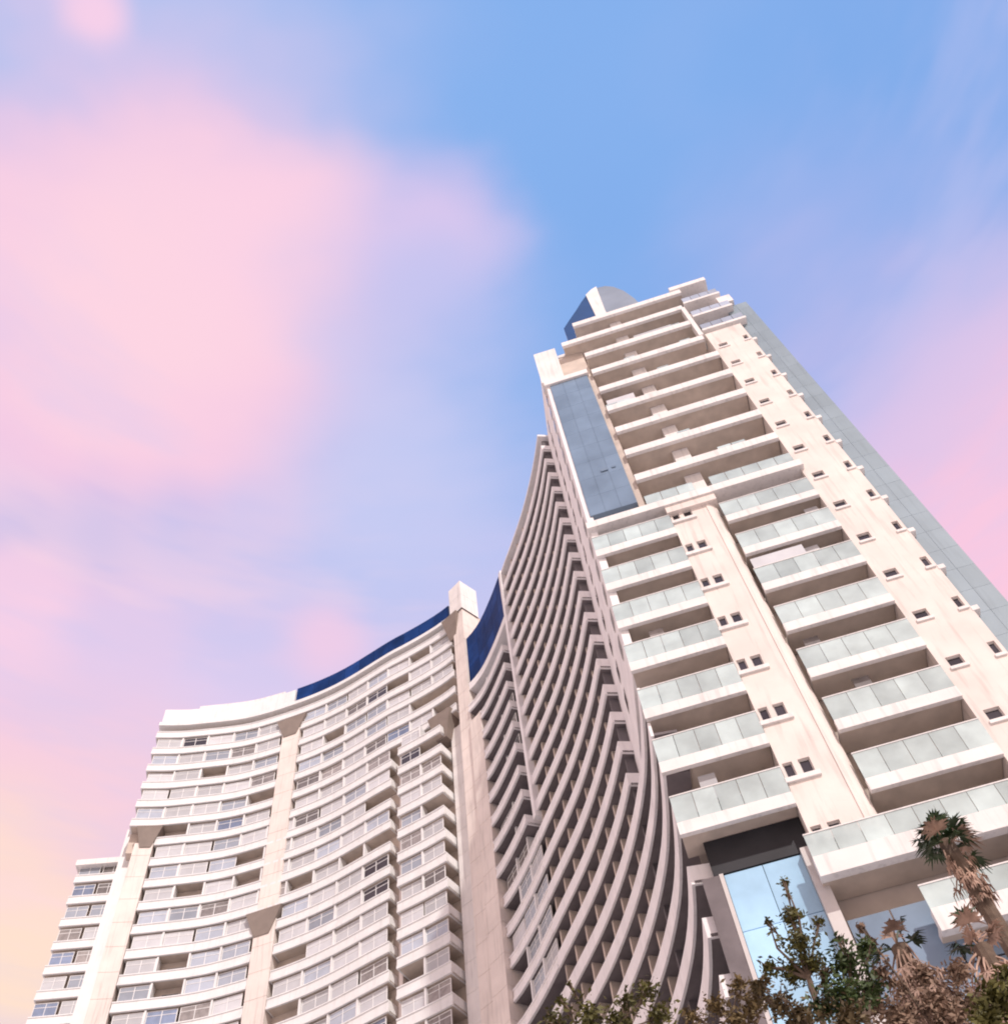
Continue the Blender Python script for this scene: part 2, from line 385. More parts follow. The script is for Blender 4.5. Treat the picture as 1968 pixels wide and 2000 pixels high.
# --- main ledge slab between lower and upper part
fpart('ledge_slab', 'white_render', TOWER, (-0.12, 15.8, -2.0, 0.42, 64.05, 64.85))
fpart('soffit_beam', 'warm_render', TOWER, (5.6, 9.2, -1.9, 0.28, 63.2, 64.04))
for j in range(9):
    a = 4.5 + 1.22*j
    if j not in (3,): fpart('glass_panel', 'rail_glass', TOWER, (a+0.02, a+1.2, 0.22, 0.26, 64.87, 66.3))
for ua in (5.0, 6.6, 9.6, 11.4, 13.2):
    w = fpart('window', 'window_frame', TOWER, (ua, ua+1.4, -1.92, -1.82, 67.9, 68.0), (ua, ua+0.07, -1.92, -1.82, 64.9, 67.9), (ua+1.33, ua+1.4, -1.92, -1.82, 64.9, 67.9))
    fpart('pane', 'curtain_window', w, (ua+0.07, ua+1.33, -1.91, -1.86, 64.9, 67.9))
fpart('wall_pier', 'white_render', TOWER, (8.0, 9.25, -1.95, -0.75, 64.86, 69.0))
# --- upper part: long balconies
UPH = [69.0 + 4.22*i for i in range(0, 9)]
for i, h in enumerate(UPH):
    u0 = 4.45; u1 = 15.5 if i < 5 else (15.2 if i < 8 else 16.0)
    if i == 7: u0 = 2.7
    o = fpart('balcony', 'white_render', TOWER, (u0, u1, -0.05, 0.26, h-0.15, h+0.78), (u0+0.05, u1-0.01, -2.3, -0.05, h+0.1, h+0.42))
    fpart('soffit', 'shade_soffit', o, (u0+0.06, u1-0.02, -2.28, -0.055, h+0.04, h+0.098))
    if i < 8:
        fpart('wall_pier', 'white_render', TOWER, (8.0+0.1*(i % 2), 9.25, -1.95, -0.75, h+0.45, h+4.22))
        n = 10
        for j in range(n):
            a = u0 + (u1-u0)*j/n
            if R.random() < 0.12:
                fpart('glass_panel', 'rail_glass', o, (a+0.04, a+(u1-u0)/n-0.04, 0.08, 0.12, h+0.80, h+1.35))
        for ua in (5.0, 6.6, 9.6, 11.4, 13.2):
            w = fpart('window', 'window_frame', TOWER, (ua, ua+1.4, -1.92, -1.82, h+3.2, h+3.3), (ua, ua+0.07, -1.92, -1.82, h+0.5, h+3.2), (ua+1.33, ua+1.4, -1.92, -1.82, h+0.5, h+3.2))
            fpart('pane', R.choice(['dark_window', 'curtain_window', 'pale_glass']), w, (ua+0.07, ua+1.33, -1.91, -1.86, h+0.5, h+3.2))
# loose white screens in two of the loggias
fpart('privacy_screen', 'white_panel', TOWER, (4.7, 7.2, -0.35, -0.25, UPH[3]+0.80, UPH[3]+2.9))
fpart('privacy_screen', 'white_panel', TOWER, (9.6, 13.4, -0.35, -0.25, UPH[6]+0.80, UPH[6]+2.4))
# --- steel-blue glass panel wall, in panels
pw = fpart('glass_wall', 'dark_seam', TOWER, (0.35, 3.95, -1.2, -0.02, 66.2, 90.55))
NU, NH = 3, 9
for i in range(NU):
    for j in range(NH):
        a = 0.35 + 3.6*i/NU; b = 0.35 + 3.6*(i+1)/NU; c_ = 66.2 + 24.35*j/NH; d = 66.2 + 24.35*(j+1)/NH
        fpart('panel', 'steel_glass', pw, (a+0.008, b-0.008, -0.018, 0.03, c_+0.008, d-0.008))
fpart('vent', 'dark_seam', pw, (2.2, 2.75, 0.062, 0.12, 72.0, 72.35)); fpart('vent', 'dark_seam', pw, (3.1, 3.4, 0.062, 0.1, 72.15, 72.4))
fpart('ledge_slab', 'white_render', TOWER, (-0.15, 4.1, -1.2, 0.24, 90.6, 91.45))
fpart('roof_box', 'white_render', TOWER, (-0.3, 1.9, -3.2, 0.2, 91.46, 98.7))
fpart('recess_back', 'recess_wall', TOWER, (1.91, 4.4, -2.6, -1.0, 91.46, 98.6))
fpart('wall_pier', 'recess_wall', TOWER, (3.97, 4.43, -2.2, -0.2, 64.9, 90.58))
# --- penthouse at the top right: three glazed terraces, post, roof
for i, h in enumerate((92.2, 96.0, 99.9)):
    o = fpart('balcony', 'white_render', TOWER, (15.55, 19.75-0.25*i, -1.9, 0.15, h-0.15, h+0.25))
    for j in range(4):
        a = 15.6 + (4.1-0.25*i)*j/4
        fpart('glass_panel', 'pale_glass', o, (a+0.03, a+(4.1-0.25*i)/4-0.03, 0.02, 0.06, h+0.28, h+1.5))
    w = fpart('window', 'window_frame', TOWER, (16.0, 18.6, -1.2, -1.12, h+3.0, h+3.12), (16.0, 16.08, -1.2, -1.12, h+0.3, h+3.0), (18.52, 18.6, -1.2, -1.12, h+0.3, h+3.0))
    fpart('pane', 'dark_window', w, (16.08, 18.52, -1.2, -1.15, h+0.3, h+3.0))
fpart('penthouse_wall', 'slate_wall', TOWER, (15.6, 19.0, -7.0, -1.25, 91.5, 103.6))
fpart('roof_slab', 'white_render', TOWER, (15.1, 18.9, -7.5, 0.3, 103.9, 104.75))
fpart('post', 'white_render', TOWER, (14.95, 15.35, -0.5, 0.3, 90.9, 98.6))
fpart('roof_slab', 'white_render', TOWER, (18.6, 19.95, -3.0, 0.0, 97.25, 99.0))
# --- roof vault behind the top slab: navy glass, pale rib, grey shell
prof = [(3.6, 99.2), (3.65, 108.6), (4.6, 110.6), (5.7, 112.8), (6.6, 114.8), (7.4, 116.3), (8.15, 117.3), (9.0, 117.8), (9.9, 117.5), (10.7, 116.4), (11.5, 114.2), (12.1, 111.0), (12.5, 107.0), (12.6, 99.2)]
def vault(name, pr, o0, o1, m, parent):
    mb = MB(); n = len(pr)
    for o_ in (o0, o1): mb.v += [F(u_, o_, h_) for u_, h_ in pr]
    mb.f.append(tuple(range(n))[::-1]); mb.f.append(tuple(range(n, 2*n)))
    for i in range(n): mb.f.append((i, (i+1) % n, n+(i+1) % n, n+i))
    return mb.obj(name, m, parent)
dm = vault('roof_vault', [(3.6, 99.2)] + prof[1:7] + [(8.15, 99.2)], -7.0, -2.0, 'dome_navy', TOWER)
vault('rib', [(7.4, 99.2), (7.4, 116.35), (8.2, 117.45), (8.9, 117.95), (8.6, 110.0), (8.6, 99.2)], -7.1, -1.9, 'white_render', dm)
vault('shell', [(8.6, 99.2), (8.6, 110.0), (8.88, 117.75)] + prof[8:], -7.0, -2.02, 'dome_grey', dm)

fpart('wall_pier', 'wing_soffit', TOWER, (0.3, 1.13, -1.4, -0.9, G0, 33.4))
# --- lobby glazing under the left bay
fpart('soffit_beam', 'recess_shadow', TOWER, (0.9, 5.7, -4.5, -1.0, 33.5, 35.55))  # dark block painted as the recess shadow under the bottom balcony
fpart('void_wall', 'recess_shadow', TOWER, (1.2, 5.7, -4.6, -4.2, 20, 33.5))
lb = fpart('glass_wall', 'window_frame', TOWER, (1.15, 1.35, -1.3, -0.9, G0, 33.45), (5.1, 5.7, -1.3, -0.6, G0, 33.45))
for i in range(2):
    for j in range(7):
        a = 1.36 + 3.74*i/2; b = 1.36 + 3.74*(i+1)/2; d = 33.45 - 3.2*j; c_ = d - 3.2
        fpart('pane', 'lobby_glass', lb, (a+0.015, b-0.015, -1.12, -1.05, c_+0.02, d-0.02))
for j in range(3):
    for i in range(5):
        fpart('pane', 'steel_glass', lb, (5.8+1.9*i, 7.62+1.9*i, -0.9, -0.82, 19.5+3.3*j, 22.7+3.3*j))

# ------------------------------------------------------------------ swept curves
LV = lambda L: (L + 16.4)*3.0
def spline(ctrl, step=1.0):
    P = [Vector((x, y, 0)) for x, y in ctrl]; outp = []
    for i in range(len(P)-1):
        p0 = P[max(i-1, 0)]; p1 = P[i]; p2 = P[i+1]; p3 = P[min(i+2, len(P)-1)]
        n = max(1, int((p2-p1).length/step + 0.5))
        for k in range(n):
            t = k/n
            outp.append(0.5*((2*p1) + (p2-p0)*t + (2*p0-5*p1+4*p2-p3)*t*t + (3*p1-p0-3*p2+p3)*t**3))
    outp.append(P[-1]); return outp
def normals(C):
    o = []
    for i in range(len(C)):
        t = (C[min(i+1, len(C)-1)] - C[max(i-1, 0)]).normalized(); o.append(Vector((-t.y, t.x, 0)))
    return o
def sweep(mb, C, o0, o1, z0, z1):
    NN = normals(C); b = len(mb.v); n = len(C)
    for p, q in zip(C, NN):
        for (o_, z_) in ((o1, z0), (o1, z1), (o0, z1), (o0, z0)):
            v = p + q*o_; mb.v.append(Vector((v.x, v.y, z_)))
    for i in range(n-1):
        for j in range(4):
            mb.f.append((b+i*4+j, b+(i+1)*4+j, b+(i+1)*4+(j+1) % 4, b+i*4+(j+1) % 4))
    mb.f.append((b, b+1, b+2, b+3)); e = b+(n-1)*4; mb.f.append((e+3, e+2, e+1, e))
def cum(C):
    s = [0.0]
    for i in range(1, len(C)): s.append(s[-1] + (C[i]-C[i-1]).length)
    return s
def at_s(C, S, s):
    s = min(max(s, 0), S[-1])
    for i in range(1, len(C)):
        if S[i] >= s:
            t = (s-S[i-1])/max(1e-6, S[i]-S[i-1]); p = C[i-1].lerp(C[i], t); tg = (C[i]-C[i-1]).normalized()
            return p, tg, Vector((-tg.y, tg.x, 0))
    return C[-1], (C[-1]-C[-2]).normalized(), None
def sub(C, s0, s1, step=1.0):
    S = cum(C); n = max(2, int((s1-s0)/step)+1)
    return [at_s(C, S, s0 + (s1-s0)*i/(n-1))[0] for i in range(n)]
def by_x(C, x):                             # arc length at which the curve crosses x (curves run towards -x)
    S = cum(C)
    for i in range(1, len(C)):
        if C[i].x <= x <= C[i-1].x or (C[i].x < x and C[i-1].x > x):
            t = (C[i-1].x - x)/max(1e-6, C[i-1].x - C[i].x); return S[i-1] + t*(S[i]-S[i-1])
    return S[-1]
def place(p, tg, z):                        # frame: x along the facade, y outward, z up
    n = Vector((-tg.y, tg.x, 0)); m = Matrix.Identity(4)
    for i in range(3): m[i][0] = tg[i]; m[i][1] = n[i]; m[i][2] = (0, 0, 1)[i]
    m[0][3], m[1][3], m[2][3] = p.x, p.y, z
    return m
def balcony_meshes(C, depth, zb, slab_t, ztop, par_t, mat_slab, mat_par, ends=(True, True), nm='b'):
    a = MB(); sweep(a, C, -depth, -par_t - 0.004, zb + 0.02, zb + slab_t)
    s = a.mesh(nm + '_slab', mat_slab)
    b = MB()
    if nm.startswith('cres') or nm == 'annex':
        sweep(b, C, -par_t, 0.05, zb, zb + 0.30); sweep(b, C, -par_t, -0.03, zb + 0.303, ztop - 0.123); sweep(b, C, -par_t, 0.04, ztop - 0.12, ztop)
    else: sweep(b, C, -par_t, 0.0, zb, ztop)
    NN = normals(C)
    for flag, i, j in ((ends[0], 0, 1), (ends[1], -1, -2)):
        if not flag: continue
        t = (C[j]-C[i]).normalized(); p = C[i]; n = NN[i]
        q = [p - n*(par_t+0.003), p - n*(par_t+0.003) + t*0.15, p - n*depth + t*0.15, p - n*depth]
        b.hexa([(v.x, v.y, zb) for v in q] + [(v.x, v.y, ztop) for v in q])
    return s, b.mesh(nm + '_parapet', mat_par)
def add_balcony(ms, L, parent):
    o = link('balcony', ms[0], parent, (0, 0, LV(L) + CZ)); p = link('parapet', ms[1], o); return o

# ------------------------------------------------------------------ the shaded concave side of the tower
ARC = spline([(5.86, 40.32), (5.85, 43.4), (5.66, 46.0), (5.3, 48.2), (4.75, 50.7), (4.0, 53.4), (3.1, 56.1), (2.0, 59.0), (0.75, 61.8), (-0.6, 64.6), (-1.55, 66.6)], 0.9)
SA = cum(ARC); LEN = SA[-1]
s_S = 0.0
for i, p in enumerate(ARC):
    if p.y >= 49.35: s_S = SA[i]; break
ARC_UP = sub(ARC, s_S, LEN, 0.9); ARC_LO = sub(ARC, 0.05, LEN, 0.9)
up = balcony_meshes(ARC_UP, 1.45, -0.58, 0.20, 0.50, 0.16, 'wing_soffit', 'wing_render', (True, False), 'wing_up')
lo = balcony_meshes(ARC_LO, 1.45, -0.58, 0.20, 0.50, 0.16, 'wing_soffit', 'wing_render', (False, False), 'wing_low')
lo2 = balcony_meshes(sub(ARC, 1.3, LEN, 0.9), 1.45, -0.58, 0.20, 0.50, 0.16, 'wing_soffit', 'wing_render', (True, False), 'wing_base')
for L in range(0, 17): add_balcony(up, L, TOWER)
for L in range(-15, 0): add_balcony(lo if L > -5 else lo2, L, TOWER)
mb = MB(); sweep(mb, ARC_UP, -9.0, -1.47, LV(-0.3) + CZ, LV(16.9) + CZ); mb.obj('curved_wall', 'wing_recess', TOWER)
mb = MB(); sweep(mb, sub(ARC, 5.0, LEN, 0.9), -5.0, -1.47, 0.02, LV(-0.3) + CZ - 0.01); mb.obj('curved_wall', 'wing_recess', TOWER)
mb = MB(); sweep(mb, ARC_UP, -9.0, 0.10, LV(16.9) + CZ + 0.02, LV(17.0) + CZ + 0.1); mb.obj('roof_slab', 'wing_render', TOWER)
pe, te, ne = at_s(ARC, SA, LEN - 0.02)
mb = MB(); q = [pe + ne*0.22 - te*0.30, pe + ne*0.22 + te*0.28, pe - ne*1.46 + te*0.28, pe - ne*1.46 - te*0.30]
mb.hexa([(v.x, v.y, LV(4.6) + CZ) for v in q] + [(v.x, v.y, LV(17.0) + CZ + 0.3) for v in q]); mb.obj('pilaster', 'wing_render', TOWER)
# flank between the front corner and the first curved balconies
mb = MB(); sweep(mb, [Vector((5.90, 40.33, 0)), Vector((5.90, 43.0, 0)), Vector((5.88, 46.0, 0)), Vector((5.86, 49.5, 0)), Vector((5.86, 51.0, 0))], -0.5, 0.0, LV(-0.25) + CZ, 98.6 + CZ)
mb.obj('flank_wall', 'wing_render', TOWER)
for L in range(1, 16):                       # narrow windows in the flank
    for y_, w_ in ((42.0, 0.5), (46.4, 0.35)):
        o_ = MB(); o_.box(-w_, w_, -0.02, 0.05, 0, 1.5); mm = place(Vector((5.89, y_, 0)), Vector((0, 1, 0)), LV(L) + CZ - 0.3)
        w = link('window', o_.mesh('flank_frame', 'window_frame') if L == 1 and y_ < 43 else bpy.data.meshes.get('flank_frame'), TOWER, mtx=mm)
        if 'flank_pane' not in bpy.data.meshes:
            q = MB(); q.box(-0.42, 0.42, 0.052, 0.07, 0.08, 1.42); q.mesh('flank_pane', 'dark_window')
        link('pane', bpy.data.meshes['flank_pane'], w)
# fins and windows behind the curved balconies
NB = 8
fin_z = (LV(-9.5) + CZ, LV(16.85) + CZ)
for i in range(NB + 1):
    s = s_S + 0.6 + (LEN - s_S - 0.9)*i/NB
    p, tg, n = at_s(ARC, SA, s)
    mb = MB(); q = [p - n*0.38 - tg*0.11, p - n*0.38 + tg*0.11, p - n*1.46 + tg*0.09, p - n*1.46 - tg*0.09]
    mb.hexa([(v.x, v.y, fin_z[0]) for v in q] + [(v.x, v.y, fin_z[1]) for v in q]); mb.obj('fin_wall', 'wing_recess' if i == 0 else 'recess_wall', TOWER)  # first fin takes the shade colour so the end openings look dark
bw = (LEN - s_S - 0.9)/NB
wf = MB(); W = bw*0.36
wf.box(-W, W, -0.04, 0.05, 2.0, 2.09); wf.box(-W, -W+0.07, -0.04, 0.05, 0, 2.0); wf.box(W-0.07, W, -0.04, 0.05, 0, 2.0); wf.box(-0.04, 0.04, -0.04, 0.05, 0, 2.0)
wf = wf.mesh('door_frame', 'window_frame')
wps = []
for m_ in ('dark_window', 'dark_window', 'curtain_window', 'blue_window'):
    wp = MB(); wp.box(-W+0.07, -0.04, -0.03, 0.01, 0.02, 2.0); wp.box(0.04, W-0.07, -0.03, 0.01, 0.02, 2.0); wps.append(wp.mesh('door_pane_' + m_, m_))
for L in range(-8, 17):
    for i in range(NB):
        s = s_S + 0.6 + bw*(i + 0.5); p, tg, n = at_s(ARC, SA, s)
        o = link('window', wf, TOWER, mtx=place(p - n*1.45, tg, LV(L) + CZ - 0.45))
        link('pane', R.choice(wps), o)

# ------------------------------------------------------------------ the pale crescent on the left
CRES = empty('crescent_apartment_block', (-20, 82, 0), 'pale curved apartment block on the left with navy roof screens', 'building')
CC = spline([(-1.55, 66.6), (-3.2, 70.0), (-5.2, 73.5), (-6.8, 75.3), (-8.6, 76.8), (-10.4, 78.0), (-13.0, 79.3), (-15.8, 80.5), (-17.0, 80.95), (-19.0, 81.9), (-21.0, 82.9), (-23.3, 84.0),
             (-25.5, 84.9), (-28.0, 85.7), (-30.0, 86.2), (-32.2, 86.65), (-34.2, 87.0), (-37.2, 87.35), (-40.0, 87.3), (-43.0, 87.05), (-45.6, 86.8), (-47.6, 86.4), (-48.9, 86.1)], 1.0)
SC = cum(CC)
S = {k: by_x(CC, x) for k, x in dict(v1=-1.56, va=-2.15, pr=-5.6, pm=-7.05, pl=-8.5, ul=-8.9, k2=-10.4, k3=-15.7, k4=-17.0, k5=-29.8, k6=-32.2, k7=-45.6, c2=-47.7, end=-48.85).items()}
segs = {
    'a': ('v1', 'pr', (False, False)), 'ah': ('va', 'pr', (True, False)), 'a2': ('va', 'pm', (True, False)), 'u': ('ul', 'k5', (True, True)), 'uu': ('ul', 'end', (True, True)), 'b': ('k2', 'k3', (True, True)),
    'c': ('k4', 'k5', (True, True)), 'cc': ('k4', 'k7', (True, True)), 'd': ('k6', 'k7', (True, True)), 'e': ('k6', 'end', (True, True)), 'ue': ('ul', 'k7', (True, True))}
CB = [p + n*0.9 for p, n in zip(CC, normals(CC))]
SM = {}
for k, (a, b, en) in segs.items():
    base_c = sub(CC, S[a] + 0.02, S[b] - 0.02, 1.0)
    if k in ('ah', 'a2'): base_c = [p + n*0.45 for p, n in zip(base_c, normals(base_c))]
    if k == 'b': base_c = [p + n*0.9 for p, n in zip(base_c, normals(base_c))]
    SM[k] = balcony_meshes(base_c, 2.25 if k == 'b' else 1.8 if k in ('ah', 'a2') else 1.35, -0.55, 0.22, (0.5 if k[0] == 'a' else 0.62), 0.16, 'wing_soffit' if k[0] == 'a' else 'shade_soffit', 'wing_render' if k[0] == 'a' else 'crescent_render', en, 'cres_' + k)
def level_segs(L):
    r = []
    if L <= 4: r.append('a')
    elif L <= 12: r.append('ah')
    elif L == 13: r.append('a2')
    if L >= 19: r += ['uu']
    elif L >= 14: r += ['u', 'e']
    elif 9 <= L <= 12: r += ['b', 'cc']
    else: r += ['b', 'c', 'd']
    return r
for L in range(-4, 20):
    for k in level_segs(L): add_balcony(SM[k], L, CRES)
# solid body
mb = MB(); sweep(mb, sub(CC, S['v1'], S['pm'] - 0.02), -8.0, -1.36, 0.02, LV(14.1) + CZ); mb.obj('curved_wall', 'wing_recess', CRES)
mb = MB(); sweep(mb, sub(CC, S['pm'] + 0.02, S['c2'] + 0.1), -11.0, -1.36, 0.02, LV(19.5) + CZ); mb.obj('curved_wall', 'recess_wall', CRES)
mb = MB(); sweep(mb, sub(CC, S['c2'] + 0.12, S['end'] - 0.05), -9.0, -1.36, LV(13.4), LV(19.5) + CZ); mb.obj('curved_wall', 'recess_wall', CRES)
# roofs
mb = MB(); sweep(mb, sub(CC, S['pl'], S['end']), -11.0, 0.15, LV(19.55) + CZ, LV(19.75) + CZ); mb.obj('roof_slab', 'crescent_render', CRES)
mb = MB(); sweep(mb, sub(CC, S['v1'], S['pm'] - 0.05), -8.0, 0.12, LV(14.12) + CZ, LV(14.5) + CZ); mb.obj('roof_slab', 'wing_render', CRES)
def screen(s0, s1, o, z0, z1, w, matn='navy_screen', zr=2, name='roof_screen'):
    n = max(1, round((s1-s0)/w))
    fr = MB(); sweep(fr, sub(CC, s0, s1, 1.0), o-0.35, o-0.03, z0, z1); root = fr.obj(name, 'dark_seam', CRES)
    for i in range(n):
        for j in range(zr):
            C = sub(CC, s0 + (s1-s0)*i/n + 0.02, s0 + (s1-s0)*(i+1)/n - 0.02, 0.8)
            q = MB(); sweep(q, C, o-0.025, o+0.03, z0 + (z1-z0)*j/zr + 0.02, z0 + (z1-z0)*(j+1)/zr - 0.02); q.obj('panel', matn, root)
screen(S['ul'] + 0.4, S['k5'] + 1.3, -0.25, LV(19.76) + CZ, LV(20.75) + CZ, 2.4, zr=1)
screen(S['v1'] + 0.2, S['pm'] - 0.05, -0.1, LV(14.5) + CZ + 0.003, LV(17.35) + CZ, 1.9, zr=3)
mb = MB(); sweep(mb, sub(CC, S['k5'] + 1.5, S['end'] - 0.2), -4.0, -0.2, LV(19.76) + CZ, LV(20.7) + CZ); mb.obj('roof_parapet', 'crescent_render', CRES)
mb = MB(); sweep(mb, sub(CC, S['k6'] + 1.0, S['k7'] - 1.0), -5.0, -0.9, LV(20.71) + CZ, LV(21.15) + CZ); mb.obj('roof_parapet', 'white_render', CRES)
# shafts: pier, pillars B and C
def shaft(s0, s1, o0, o1, h0, h1, m='warm_render', name='pier'):
    mb = MB(); C = sub(CC, s0, s1, 0.6); CI = sub(CC, s0 + 0.03, s1 - 0.03, 0.6)
    sweep(mb, CI, o0 + 0.03, o1 - 0.03, h0 + CZ, h1 + CZ - 0.03)
    h = max(h0, LV(0) - 2.0)
    if h > h0: sweep(mb, C, o0, o1, h0 + CZ + 0.01, h + CZ - 0.05)
    while h < h1 - 0.01:
        e = min(h + 3.0, h1); sweep(mb, C, o0, o1, h + CZ, e + CZ - (0.05 if e < h1 else 0)); h = e
    return mb.obj(name, m, CRES)
def corbel(s0, s1, depth, h0, h1, o0=-1.3, m='corbel_render'):
    p0, t0, n0_ = at_s(CC, SC, s0); p1, t1, n1_ = at_s(CC, SC, s1); pm = (p0+p1)/2; nm_ = (n0_+n1_).normalized()
    tg = (p1-p0).normalized(); hw = (p1-p0).length/2
    mb = MB(); b_ = 0.42
    bot = [pm - tg*hw*b_ + nm_*0.12, pm + tg*hw*b_ + nm_*0.12, pm + tg*hw*b_ + nm_*o0, pm - tg*hw*b_ + nm_*o0]
    top = [pm - tg*hw + nm_*depth, pm + tg*hw + nm_*depth, pm + tg*hw + nm_*o0, pm - tg*hw + nm_*o0]
    bot = [bot[1], bot[0], bot[3], bot[2]]; top = [top[1], top[0], top[3], top[2]]
    mb.hexa([(v.x, v.y, h0 + CZ) for v in bot] + [(v.x, v.y, h1 + CZ) for v in top]); mb.obj('corbel', m, CRES)
shaft(S['pr'] + 0.05, S['pm'] - 0.03, -3.0, 0.45, G0, 86.0)
shaft(S['pm'], S['pl'] - 0.1, -3.0, 0.2, G0, 107.39)
shaft(S['pl'] - 0.05, S['ul'] + 1.6, -2.0, -0.75, G0, 89.0, 'white_render')
shaft(S['pm'] - 0.15, S['pl'] + 0.15, -2.4, 0.35, 107.4, 113.3, 'white_render', 'pier_cap')
corbel(S['pl'] - 1.2, S['pl'] + 1.4, 0.7, 103.2, 107.35)
corbel(S['ul'] + 0.6, S['k2'] + 2.0, 0.5, 87.4, 91.3)
shaft(S['k5'] + 0.05, S['k6'] - 0.05, -1.4, 0.05, G0, 103.0)
corbel(S['k5'] - 0.7, S['k6'] + 0.9, 0.25, 102.0, 105.2); corbel(S['k5'] - 0.5, S['k6'] + 1.1, 0.25, 72.4, 75.5)
shaft(S['k7'] + 0.05, S['c2'], -1.4, 0.05, G0, 88.0)
corbel(S['k7'] - 0.6, S['c2'] + 0.2, 0.25, 87.3, 90.4)
shaft(S['k3'] + 0.1, S['k3'] + 0.5, -1.36, -0.3, G0, 89.0, 'warm_render', 'fin_wall')
# infill of the balconies: enclosed bays, open bays, windows
BW = 3.1
def cell_mesh(kind):
    w = BW/2 - 0.12; a = MB()
    a.box(-w, w, -0.05, 0.05, 1.55, 1.62); a.box(-w, w, -0.05, 0.05, 0.0, 0.07); a.box(-w, -w+0.07, -0.05, 0.05, 0.07, 1.55); a.box(w-0.07, w, -0.05, 0.05, 0.07, 1.55)
    a.box(-0.035, 0.035, -0.05, 0.05, 0.07, 1.55); a.box(-w+0.07, -0.035, -0.045, 0.045, 1.08, 1.14); a.box(0.035, w-0.07, -0.045, 0.045, 1.08, 1.14)
    b = MB(); b.box(-w+0.07, -0.035, -0.02, 0.02, 0.07, 1.55); b.box(0.035, w-0.07, -0.02, 0.02, 0.07, 1.55)
    return a.mesh('bay_frame_' + kind, 'crescent_render'), b.mesh('bay_pane_' + kind, kind)
CM = {k: cell_mesh(k) for k in ('white_panel', 'pale_glass', 'blue_window', 'dark_window', 'curtain_window')}
dw = MB(); dw.box(-0.9, 0.9, -0.03, 0.05, 0, 2.1); dw = dw.mesh('back_frame', 'window_frame')
dp = MB(); dp.box(-0.82, 0.82, 0.052, 0.07, 0.06, 2.02); dp = dp.mesh('back_pane', 'dark_window')
div = MB(); div.box(-0.10, 0.10, -0.62, 0.42, -0.15, 1.64); div = div.mesh('bay_divider', 'crescent_render')
def fill(k, L):
    a, b, en = segs[k]; s0, s1 = S[a] + 0.25, S[b] - 0.25; n = max(1, round((s1-s0)/BW)); w = (s1-s0)/n
    for i in range(n):
        p, tg, nn = at_s(CC, SC, s0 + w*(i+0.5))
        if k[0] == 'a':
            kind = R.choice(['curtain_window', 'dark_window', None, None, None])
            if L < 4: kind = R.choice(['pale_glass', 'pale_glass', 'white_panel', None])
        else:
            x = R.random()
            kind = 'white_panel' if x < 0.40 else 'pale_glass' if x < 0.68 else 'blue_window' if x < 0.72 else 'dark_window' if x < 0.755 else 'curtain_window' if x < 0.85 else None
        z = LV(L) + CZ + 0.66
        if k == 'b': p = p + nn*0.9
        if i and R.random() < 0.8:
            pd, td, nd = at_s(CC, SC, s0 + w*i); pd = pd + nd*(0.9 if k == 'b' else 0.0); link('bay_divider', div, CRES, mtx=place(pd - nd*0.5, td, z + 0.1))
        if kind:
            m_ = place(p - nn*R.choice((0.20, 0.24, 0.32)), tg, z); m_ = m_ @ Matrix.Diagonal((w/BW, 1, 1, 1))
            o = link('window', CM[kind][0], CRES, mtx=m_); link('pane', CM[kind][1], o)
        else:
            o = link('window', dw, CRES, mtx=place(p - nn*1.34, tg, LV(L) + CZ - 0.3)); link('pane', dp, o)
for L in range(0, 19):
    for k in level_segs(L):
        lim = {'a': -1, 'a2': 0, 'ah': 0, 'b': 1, 'c': 2, 'd': 4, 'u': 0, 'e': 0, 'cc': 0, 'uu': 0}[k]
        if L < lim or (k == 'a' and L > 13): continue
        fill(k, L)
# lower left annex, set back
AN = [Vector((-50.3, 90.4, 0)), Vector((-53.0, 90.1, 0)), Vector((-55.7, 89.75, 0))]
an = balcony_meshes(AN, 1.3, -0.55, 0.22, 0.55, 0.16, 'shade_soffit', 'crescent_render', (True, True), 'annex')
mb = MB(); sweep(mb, [Vector((-48.3, 90.6, 0)), Vector((-51, 90.33, 0)), Vector((-55.6, 89.76, 0))], -9, -1.31, 0.02, 89.2 + CZ); mb.obj('annex_wall', 'recess_wall', CRES)
mb = MB(); sweep(mb, [Vector((-48.2, 90.6, 0)), Vector((-51, 90.33, 0)), Vector((-56.0, 89.7, 0))], -9, 0.3, 89.2 + CZ + 0.01, 90.0 + CZ); mb.obj('roof_slab', 'white_render', CRES)
mb = MB(); sweep(mb, [Vector((-48.0, 88.9, 0)), Vector((-50.2, 88.4, 0))], -3, 0.0, 0.02, 92.5 + CZ); mb.obj('annex_wall', 'crescent_render', CRES)
for L in range(4, 14):
    add_balcony(an, L - 0.25, CRES)
    for i in range(2):
        p = AN[0].lerp(AN[-1], 0.25 + 0.5*i); tg = (AN[-1]-AN[0]).normalized(); nn = Vector((-tg.y, tg.x, 0))
        kind = R.choice(['white_panel', 'pale_glass', 'pale_glass', 'blue_window', 'curtain_window'])
        o = link('window', CM[kind][0], CRES, mtx=place(p - nn*0.3, tg, LV(L - 0.25) + CZ + 0.58) @ Matrix.Diagonal((2.6/BW, 1, 1, 1))); link('pane', CM[kind][1], o)

